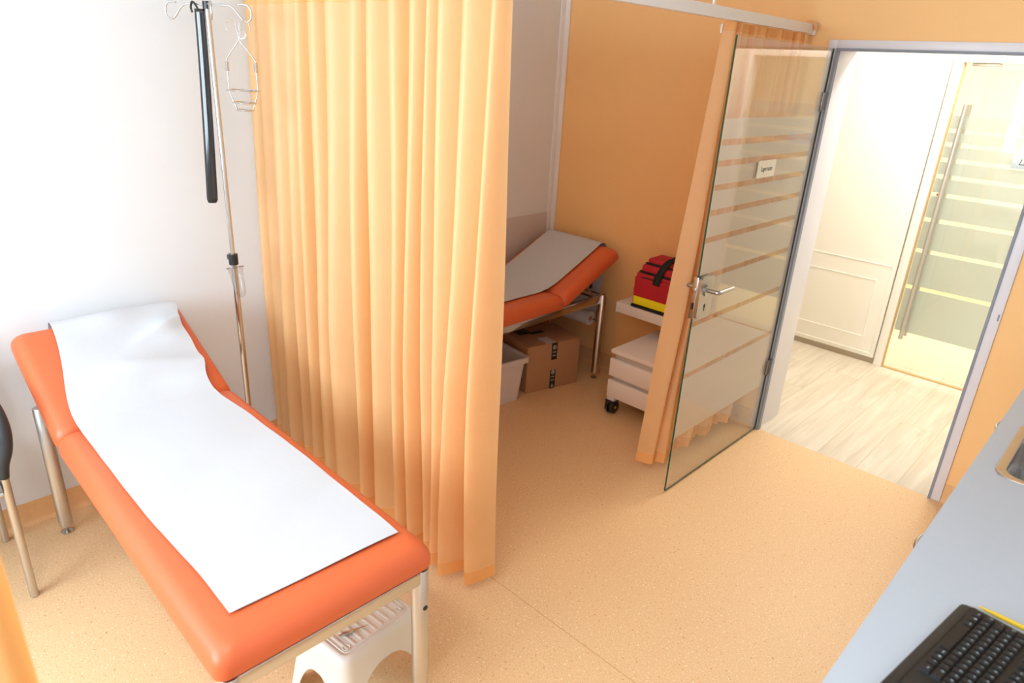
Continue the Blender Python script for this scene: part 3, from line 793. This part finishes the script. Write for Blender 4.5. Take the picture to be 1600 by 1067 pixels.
# ------------------------------------------------------------------ step stool and the thing lying on it
st = thing('step_stool', 'off white plastic step stool under the front couch', 'stool', (1.560, -2.610, 0), math.radians(5.5))
HX, HY, SZ = .110, .146, .250
def stool_ring(u, v):
    a = u*2*PI
    r_ = .038
    k = len(RP); f = u*k; i = int(f) % k; s_ = f-int(f)
    x = RP[i][0]*(1-s_)+RP[(i+1) % k][0]*s_; y = RP[i][1]*(1-s_)+RP[(i+1) % k][1]*s_
    # how far along its side a point is: 0 in the middle, 1 at the corner
    ax, ay = abs(x)/HX, abs(y)/HY
    side = ay if ax > ay else ax
    ht = .168 if ax > ay else .150
    wd = .76 if ax > ay else .68
    arch = ht*math.sqrt(max(0, 1-(side/wd)**2.6)) if side < wd else 0
    if v < .14:
        q = v/.14; zz = SZ-.016*(1-math.cos(q*PI/2)); sc = 1-.016/HX*(1-math.sin(q*PI/2))
        return Vector((x*sc, y*sc, zz))
    q = (v-.14)/.86
    z = (SZ-.016)+(arch-(SZ-.016))*q
    fl = (SZ-z)*.16
    L = math.hypot(x/HX, y/HY) or 1
    sx_ = 1 if x > 0 else -1; sy_ = 1 if y > 0 else -1
    fx = fl*min(1, ax**3+.0); fy = fl*min(1, ay**3)
    return Vector((x+sx_*fx, y+sy_*fy, z))
RP = []
base = rrect(HX, HY, .030, 8)
for i in range(len(base)):
    a, c = base[i], base[(i+1) % len(base)]
    n_ = max(1, round(math.hypot(c[0]-a[0], c[1]-a[1])/.008))
    for j in range(n_): RP.append((a[0]+(c[0]-a[0])*j/n_, a[1]+(c[1]-a[1])*j/n_))
b = MB(); b.grid(stool_ring, len(RP), 26, closed_u=True)
o = b.build('stool_body', M_STOOL, st, True); md = o.modifiers.new('wall', 'SOLIDIFY'); md.thickness = .004; md.offset = -1
b = MB(); sc = (HX-.016)/HX
b.prism([(x*sc*1.003, y*sc*1.003, SZ-.006) for x, y in base], (0, 0, .0055)); o = b.build('top_plate', M_STOOL, st, True)
b = MB()
for k in range(9):
    y = -.105+k*.02625; b.box((-.078, y-.0045, SZ-.001), (.078, y+.0045, SZ+.0018), .0015)
rp = rrect(.088, .120, .016, 6)
b.tube([(x, y, SZ) for x, y in rp], .0018, 8, closed=True)
b.build('tread_ribs', M_STOOL, st, True)
for sx_, sy_ in ((1, -1), (1, 1), (-1, -1), (-1, 1)):
    b = MB(); b.tube(arc((sx_*.070, sy_*.104, SZ+.001), .011, 0, 2*PI, 16, (1, 0, 0), (0, 1, 0)), .0015, 6); b.build('corner_moulding', M_STOOL, st, True)
bt = thing('small_clip', 'tiny metal clip with brass pin lying on the stool', 'clip', (1.600, -2.672, SZ+.002), math.radians(76))
b = MB(); b.box((-.022, -.005, .0015), (.014, .005, .010), .002); b.box((-.014, -.0065, .004), (.006, .0065, .008), .0015); b.build('clip_body', M_STEEL, bt, True)
b = MB(); b.cyl((.012, 0, .006), (.062, .002, .004), .0022, .0008, seg=8); b.build('pin', M_BRASS, bt, True)
b = MB(); b.cyl((-.030, 0, .005), (-.020, 0, .006), .0025, seg=8); b.build('tip', M_BRASS, bt, True)

# ------------------------------------------------------------------ visitor chair at the left edge
ch = thing('visitor_chair', 'chrome framed visitor chair with dark armrest at the left edge', 'chair', (.30, -3.50, 0))
CY0, CY1 = -3.257, -3.757
for y in (CY0, CY1):
    o_ = 1 if y == CY0 else -1
    b = MB(); b.tube(smooth([(.475, y, .003), (.479, y, .30), (.483, y+.002*o_, .54), (.484, y+.02*o_, .60), (.470, y+.030*o_, .66)], 6), .0135, 16); b.build('leg', M_STEEL, ch)
    b = MB(); b.tube(smooth([(.062, y, .003), (.075, y, .30), (.09, y, .48), (.085, y, .62), (.045, y, .85)], 6), .0125, 16); b.build('leg', M_STEEL, ch)
    b = MB()
    pts = smooth([(.483, y, .500), (.485, y+.006*o_, .55), (.484, y+.022*o_, .60), (.476, y+.030*o_, .655), (.452, y+.030*o_, .705), (.40, y+.026*o_, .735), (.28, y+.012*o_, .742), (.15, y, .735), (.07, y, .72)], 6)
    b.tube(pts, [.0155+.006*math.sin(PI*min(1, i/(len(pts)-1)*1.3)) for i in range(len(pts))], 14); b.build('armrest', M_ARM, ch)
    b = MB(); b.tube([(.09, y, .415), (.475, y, .435)], .010, 12); b.build('side_rail', M_CHROME, ch)
for x, z in ((.465, .432), (.10, .415)):
    b = MB(); b.tube([(x, CY0, z), (x, CY1, z)], .010, 12); b.build('cross_rail', M_CHROME, ch)
b = MB(); b.box((.095, CY1+.028, .43), (.50, CY0-.028, .48), .02, 4); b.build('seat', M_SEAT, ch)
b = MB(); b.box((-.012, CY1+.028, -.18), (.012, CY0-.028, .18), .011, 4, mtx=Matrix.Translation((.078, 0, .70)) @ Matrix.Rotation(math.radians(-9), 4, 'Y')); b.build('backrest', M_SEAT, ch)

# ------------------------------------------------------------------ things in the alcove
# cardboard boxes
bx = thing('cardboard_box', 'large brown cardboard box with black tape on the floor under the rear couch', 'box', (.545, -.518, 0), math.radians(-14.2), group='cardboard boxes')
b = MB(); b.box((-.30, -.193, 0), (0, .193, .305), .003)
b.build('carton', M_CARD, bx, True)
b = MB(); b.box((-.30, -.0015, .3045), (.0, .0015, .3058)); b.build('flap_edge', mat('cardboard_edge', s2l((140, 100, 68)), .9), bx, True)
for zc, z0_, z1_ in ((.275, .195, .305), (.110, .0, .125)):
    b = MB(); b.box((.0002, -.020, z0_), (.0012, .020, z1_))
    b.prism([(.0011, .014*math.cos(a*PI/10), zc+.016*math.sin(a*PI/10)) for a in range(20)], (.0004, 0, 0), mi=1)
    for z in (zc-.030, zc-.053): b.box((.0011, -.013, z-.005), (.0016, .011, z+.004), mi=1)
    if z0_ == 0: b.prism([(.0011, -.013, .008), (.0011, .013, .008), (.0011, 0, .034)], (.0004, 0, 0), mi=1)
    o = b.build('tape', [M_TAPE, M_TAPEMARK], bx, True); o['label'] = 'black printed parcel tape'
b = MB(); b.prism([(x, y, .3055) for x, y in ((-.29, -.15), (-.19, -.13), (-.19, -.06), (-.17, -.055), (-.17, .04), (-.21, .04), (-.21, -.045), (-.29, -.05))], (0, 0, .001)); b.build('tape', M_TAPE, bx, True)
b = MB(); b.box((-.105, -.060, .3053), (-.005, .010, .3063)); b.build('label_sticker', M_LABEL, bx, True)
b2 = thing('cardboard_box', 'smaller brown box behind the large taped box, white label on top', 'box', (.10, -.36, 0), 0, group='cardboard boxes')
b = MB(); b.box((-.09, -.19, 0), (.088, .20, .318), .003); b.build('carton', M_CARD, b2, True)
b = MB(); b.box((-.06, -.06, .318), (.06, .09, .3192)); b.build('label_sticker', M_LABEL, b2, True)
b = MB(); b.box((-.03, -.02, .3192), (.02, .03, .3196)); b.build('printed_code', M_TAPE, b2, True)
# plastic crate
cr = thing('storage_crate', 'open light grey plastic crate left of the cardboard box', 'crate', (.36, -.985, 0), math.radians(-8))
def crate_ring(u, v):
    k = len(CP); i = round(u*k) % k; x, y = CP[i]
    # outside wall up, over the rim, inside wall down
    prof = [(0.0, -.035, 0), (.0, -.034, .01), (0, -.014, .235), (0, -.012, .25), (0, .006, .25), (0, .006, .276), (0, .002, .280), (0, -.012, .280), (0, -.018, .274), (0, -.037, .008)]
    _, off, z = prof[round(v*(len(prof)-1))]
    f = lambda c, h: c*(h+off)/h
    return Vector((f(x, .165), f(y, .255), z))
CP = rrect(.165, .255, .03, 6)
b = MB(); b.grid(crate_ring, len(CP), 10, closed_u=True)
b.prism([(x*(.165-.037)/.165*1.01, y*(.255-.037)/.255*1.01, .002) for x, y in CP], (0, 0, .006))
b.build('crate_body', M_CRATE, cr, True)
b = MB(); b.box((.155, -.06, .238), (.176, .06, .252), .003); b.build('grip', M_CRATE, cr, True)
# wall shelf and bag
sf = thing('wall_shelf', 'white wall shelf under the red bag', 'shelf', (1.1, -.002, .52))
b = MB(); b.box((.752, -.212, .497), (1.47, -.002, .560), .003); b.build('shelf_board', M_CABW, sf)
b = MB(); b.box((.746, -.213, .4965), (.752, -.001, .5605), .001); b.build('end_cap', M_TRIM, sf)
bg = thing('emergency_bag', 'red emergency bag with yellow reflective stripe on the wall shelf', 'bag', (1.07, -.11, .561))
x0, x1, y0, y1, z0 = .848, 1.30, -.200, -.012, .561
b = MB(); b.box((x0, y0, z0+.012), (x1, y1, z0+.215), .022, 4); b.build('main_pocket', M_RED, bg)
b = MB(); b.box((x0+.025, y0+.012, z0+.19), (x1-.025, y1-.006, z0+.262), .02, 4); b.build('lid', M_RED, bg)
b = MB(); b.box((x0+.05, y0+.03, z0+.255), (x1-.05, y1-.015, z0+.300), .018, 4); b.build('top_pocket', M_RED, bg)
b = MB(); b.box((x0+.006, y0-.016, z0+.02), (x1-.006, y0+.01, z0+.19), .014, 4); fp = b.build('front_pocket', M_RED, bg)
b = MB(); b.box((x0+.016, y0-.0185, z0+.024), (x1-.016, y0-.0150, z0+.072), .001); o = b.build('reflective_stripe', M_YEL, fp); o['label'] = 'bright yellow reflective stripe'
b = MB(); b.box((x0-.001, y0-.017, z0), (x1+.001, y1, z0+.018), .006); b.build('base', M_WEB, bg)
b = MB()
b.box((x0+.02, y0+.006, z0+.206), (x1-.02, y0+.0135, z0+.222), .002); b.box((x0+.045, y0+.024, z0+.262), (x1-.045, y0+.0315, z0+.274), .002)
b.tube(smooth([(x0-.002, y0+.01, z0+.10), (x0-.004, y0+.04, z0+.16), (x0+.004, y0+.05, z0+.205), (x0+.024, y0+.03, z0+.215)], 5), .005, 8)
b.tube(smooth([(x0+.05, y0-.012, z0+.186), (x0+.10, y0-.014, z0+.192), (x0+.16, y0-.013, z0+.187)], 4), .003, 8)
b.build('zip', M_WEB, bg)
b = MB()
def strap(p, wdt, th=.004):
    P = smooth(p, 6)
    for i in range(len(P)-1):
        pass
    b.grid(lambda u, v: P[round(v*(len(P)-1))] + Vector(((u-.5)*wdt, 0, 0)), 3, len(P))
strap([(1.005, y0-.018, z0+.165), (1.006, y0-.012, z0+.205), (1.01, y0+.008, z0+.235), (1.03, y0+.022, z0+.285), (1.06, y0+.04, z0+.318), (1.11, y0+.05, z0+.325)], .045)
strap([(1.11, y0+.05, z0+.325), (1.16, y0+.04, z0+.318), (1.19, y0+.022, z0+.285), (1.205, y0+.008, z0+.235), (1.21, y0-.012, z0+.205), (1.21, y0-.018, z0+.165)], .045)
o = b.build('carry_strap', M_WEB, bg); md = o.modifiers.new('thick', 'SOLIDIFY'); md.thickness = .006; md.offset = 0
b = MB(); b.box((1.055, y0+.028, z0+.312), (1.165, y0+.064, z0+.336), .008, 3); b.build('grip', M_WEB, bg)
b = MB(); b.box((x0-.018, y0+.03, z0+.045), (x0+.004, y0+.07, z0+.075), .004); b.build('side_tab', M_RED, bg)
# drawer trolley
tr_ = thing('drawer_trolley', 'low white drawer trolley on black castors below the shelf', 'trolley', (1.2, -.28, 0))
X0, X1, Y0, Y1 = .957, 1.455, -.520, -.030
b = MB(); b.box((X0, Y0, .378), (X1, Y1, .400), .003); b.build('top_board', M_CABW, tr_)
b = MB(); b.box((X0+.018, Y0+.025, .125), (X1-.018, Y1, .378), .002); b.build('body', mat('cabinet_carcass_grey', s2l((206, 200, 198)), .5), tr_)
for z0_, z1_ in ((.240, .345), (.110, .215)):
    b = MB(); b.box((X0, Y0, z0_), (X1, Y0+.022, z1_), .003); b.box((X0+.004, Y0+.022, z0_), (X0+.0175, Y1-.01, z1_-.03)); b.build('drawer', M_CABW, tr_)
for x in (X0+.002, X1-.052):
    for y in (Y0+.006, Y1-.056):
        b = MB(); b.box((x, y, .085), (x+.05, y+.05, .1255), .002); b.build('corner_block', M_CABW, tr_)
for x, y in ((X0+.027, Y0+.03), (X1-.027, Y0+.03), (X0+.027, Y1-.03), (X1-.027, Y1-.03)):
    b = MB()
    for sx_ in (-1, 1):
        b.cyl((x+sx_*.008, y, .040), (x+sx_*.025, y, .040), .040, .037, seg=28)
    b.box((x-.007, y-.02, .03), (x+.007, y+.02, .086), .003); b.box((x-.03, y-.035, .074), (x+.03, y+.030, .0855), .005)
    b.prism([(x-.012, y-.03, .085), (x-.012, y-.062, .078), (x-.012, y-.03, .066)], (.024, 0, 0)); cs = b.build('castor', M_BLACK, tr_)
    for xx in (x-.0265, x+.0245):
        b = MB(); b.cyl((xx, y, .040), (xx+.002, y, .040), .007, seg=14); o = b.build('hub_cap', M_PEN, cs); o['label'] = 'yellow hub cap'

# ------------------------------------------------------------------ worktop with cabinets, sink, keyboard, pen
WT0, WT1, WE = .862, .900, 2.800
SX0, SX1, SY0, SY1 = 2.850, 3.28, -1.452, -1.020
wt = thing('worktop', 'long pale grey worktop along the right wall', 'worktop', (3.12, -2.4, WT0))
b = MB()
for lo, hi in (((WE, YF+.01), (SX0+.012, -.002)), ((SX1-.012, YF+.01), (XR-.001, -.002)), ((SX0+.012, YF+.01), (SX1-.012, SY0+.012)), ((SX0+.012, SY1-.012), (SX1-.012, -.002))):
    b.box((lo[0], lo[1], WT0), (hi[0], hi[1], WT1))
bmesh.ops.remove_doubles(b.bm, verts=list(b.bm.verts), dist=.0001)
b.build('worktop_board', M_TOP, wt, flat=True)
cabs = [(-5.45, -3.87, 'white base cabinet under the worktop, nearest the window wall'), (-3.865, -2.535, 'white base cabinet under the worktop, below the keyboard side'), (-2.53, -1.505, 'white base cabinet under the worktop, its bow handle peeping out'), (-1.50, -.06, 'white base cabinet below the steel sink')]
for y0_, y1_, lb in cabs:
    cb = thing('base_cabinet', lb, 'cabinet', (3.1, (y0_+y1_)/2, 0), group='base cabinets')
    b = MB(); b.box((2.845, y0_, .10), (XR-.002, y1_, .45 if 'sink' in lb else .8615), .002); b.box((2.90, y0_, 0), (XR-.002, y1_, .10))
    if 'sink' in lb: b.box((2.845, y0_, .45), (2.848, y1_, .8615))
    b.build('body', M_CABW, cb)
    b = MB(); b.box((2.825, y0_+.002, .105), (2.8445, y1_-.002, .665), .002); b.build('door', M_CABW, cb)
    b = MB(); b.box((2.825, y0_+.002, .670), (2.8445, y1_-.002, .858), .002); dr = b.build('drawer', M_CABW, cb)
    ym = -1.715 if 'bow' in lb else (y0_+y1_)/2
    b = MB(); b.tube(smooth([(2.826, ym-.064, .775), (2.800, ym-.062, .775), (2.780, ym-.045, .775), (2.772, ym, .775), (2.780, ym+.045, .775), (2.800, ym+.062, .775), (2.826, ym+.064, .775)], 5), .006, 10); b.build('bow_handle', M_STEEL, dr)
# sink: rim, bowl, drain
sk = thing('sink', 'stainless steel sink set into the worktop', 'sink', ((SX0+SX1)/2, (SY0+SY1)/2, WT1))
scx, scy = (SX0+SX1)/2, (SY0+SY1)/2; shx, shy = (SX1-SX0)/2, (SY1-SY0)/2
def sink_ring(levels):
    def fn(u, v):
        inset, z, rad = levels[round(v*(len(levels)-1))]
        rr = rrect(shx-inset, shy-inset, max(rad, .004), 8); k = len(rr); i = round(u*k) % k
        return Vector((scx+rr[i][0], scy+rr[i][1], WT1+z))
    return fn
b = MB(); b.grid(sink_ring([(0, .0004, .05), (.002, .003, .05), (.010, .0035, .048), (.022, .0025, .045), (.024, .0, .044)]), 36, 5, closed_u=True); b.build('rim', M_STEEL, sk)
b = MB(); b.grid(sink_ring([(.024, .0, .044), (.027, -.006, .05), (.030, -.03, .055), (.036, -.10, .055), (.043, -.125, .05), (.060, -.142, .045), (.10, -.148, .04), (.19, -.150, .02)]), 36, 8, closed_u=True); o = b.build('bowl', M_SINK, sk)
b = MB(); b.lathe([(0, -.1485), (.030, -.1485), (.038, -.146), (.040, -.150)], (scx, scy, WT1), 24); b.build('drain', M_CHROME, sk)

# keyboard (local: x to the right as its user sees it, y away from the user)
kb_o = Vector((2.927, -2.093, WT1)); ex = Vector((-.148, -.989, 0)).normalized(); ey = Vector((.989, -.148, 0)).normalized()
kb = thing('keyboard', 'black computer keyboard with pale key legends on the worktop', 'keyboard', kb_o + ey*.0, math.atan2(ex.y, ex.x)); kb.scale = (.93, 1.0, .95); kb.location -= ey*.022 - Vector((-.006, -.006, 0))
KW, KD = .455, .172
b = MB(); b.prism([(0, .022, .001), (0, KD, .001), (0, KD, .026), (0, .045, .0185), (0, .028, .0162), (0, .022, .012)], (KW, 0, 0), bev=.003)
b.build('case', M_KEYB, kb, True)
b = MB(); b.box((.010, .040, -.0005), (KW-.010, .042, .0008), mtx=Matrix.Translation((0, 0, .0185))); b.build('groove', M_BLACK, kb, True)
rows = [
 (.048, [('Strg', 1.4), ('\u2756', 1.1), ('Alt', 1.1), ('', 5.6), ('AltGr', 1.1), ('\u2756', 1.1), ('\u2261', 1.1), ('Strg', 1.4)]),
 (.0665, [('\u21e7', 1.2), ('<', 1)] + [(c, 1) for c in 'YXCVBNM,.-'] + [('\u21e7', 1.7)]),
 (.085, [('\u21e9', 1.7)] + [(c, 1) for c in 'ASDFGHJKL\u00d6\u00c4#'] + [('\u21b5', 1.2)]),
 (.1035, [('\u21b9', 1.4)] + [(c, 1) for c in 'QWERTZUIOP\u00dc+'] + [('\u21b5', 1.5)]),
 (.122, [('^', 1)] + [(c, 1) for c in '1234567890\u00df\u00b4'] + [('\u2190', 1.9)]),
 (.150, [('Esc', 1), (None, .6), ('F1', 1), ('F2', 1), ('F3', 1), ('F4', 1), (None, .45), ('F5', 1), ('F6', 1), ('F7', 1), ('F8', 1), (None, .45), ('F9', 1), ('F10', 1), ('F11', 1), ('F12', 1)])]
UN = .0188
for ry, keys in rows:
    x = .012
    for lab, wd in keys:
        if lab is not None and x < .30:
            zb = .0185+(ry-.045)*.059
            b = MB(); w_ = wd*UN
            # tapered keycap with a dished top
            t_ = bmesh.new(); bmesh.ops.create_cube(t_, size=1)
            for v in t_.verts:
                top = v.co.z > 0; ins = .0021 if top else .0006
                v.co = Vector((x+w_/2+math.copysign(w_/2-ins, v.co.x), ry+.0092+math.copysign(.0092-ins, v.co.y)+(.0006 if top else 0), zb+(.0072 if top else -.001)))
            bmesh.ops.bevel(t_, geom=list(t_.edges), offset=.0009, segments=2, affect='EDGES')
            b._merge(t_)
            if lab:
                sz = .0062 if len(lab) == 1 else (.0046 if len(lab) <= 3 else .0038)
                b.text(lab, sz, Matrix.Translation((x+.0068 if len(lab) == 1 else x+w_/2, ry+.0118, zb+.00725)), 1, depth=.00012)
            b.build('key', [M_KEY, M_LEGEND], kb, True)
        x += wd*UN
# yellow pen beside the keyboard
p0 = Vector((2.948, -2.073, WT1+.0055)); p1 = Vector((3.087, -2.075, WT1+.0055)); pd = (p1-p0).normalized()
pn = thing('ballpoint_pen', 'yellow ballpoint pen lying beside the keyboard', 'pen', p0)
b = MB(); b.tube([p0, p0+pd*.012, p0+pd*.03, p1-pd*.01, p1], [.0012, .0028, .0044, .0048, .0040], 14); b.build('barrel', M_PEN, pn)
b = MB(); b.cyl(p1, p1+pd*.008, .0025, seg=10); b.build('push_button', M_PEN, pn)
b = MB(); b.box((-.05, -.0018, .0046), (-.004, .0018, .0062), .0006, mtx=Matrix.Translation(p1)); b.build('pocket_clip', M_TRIM, pn)
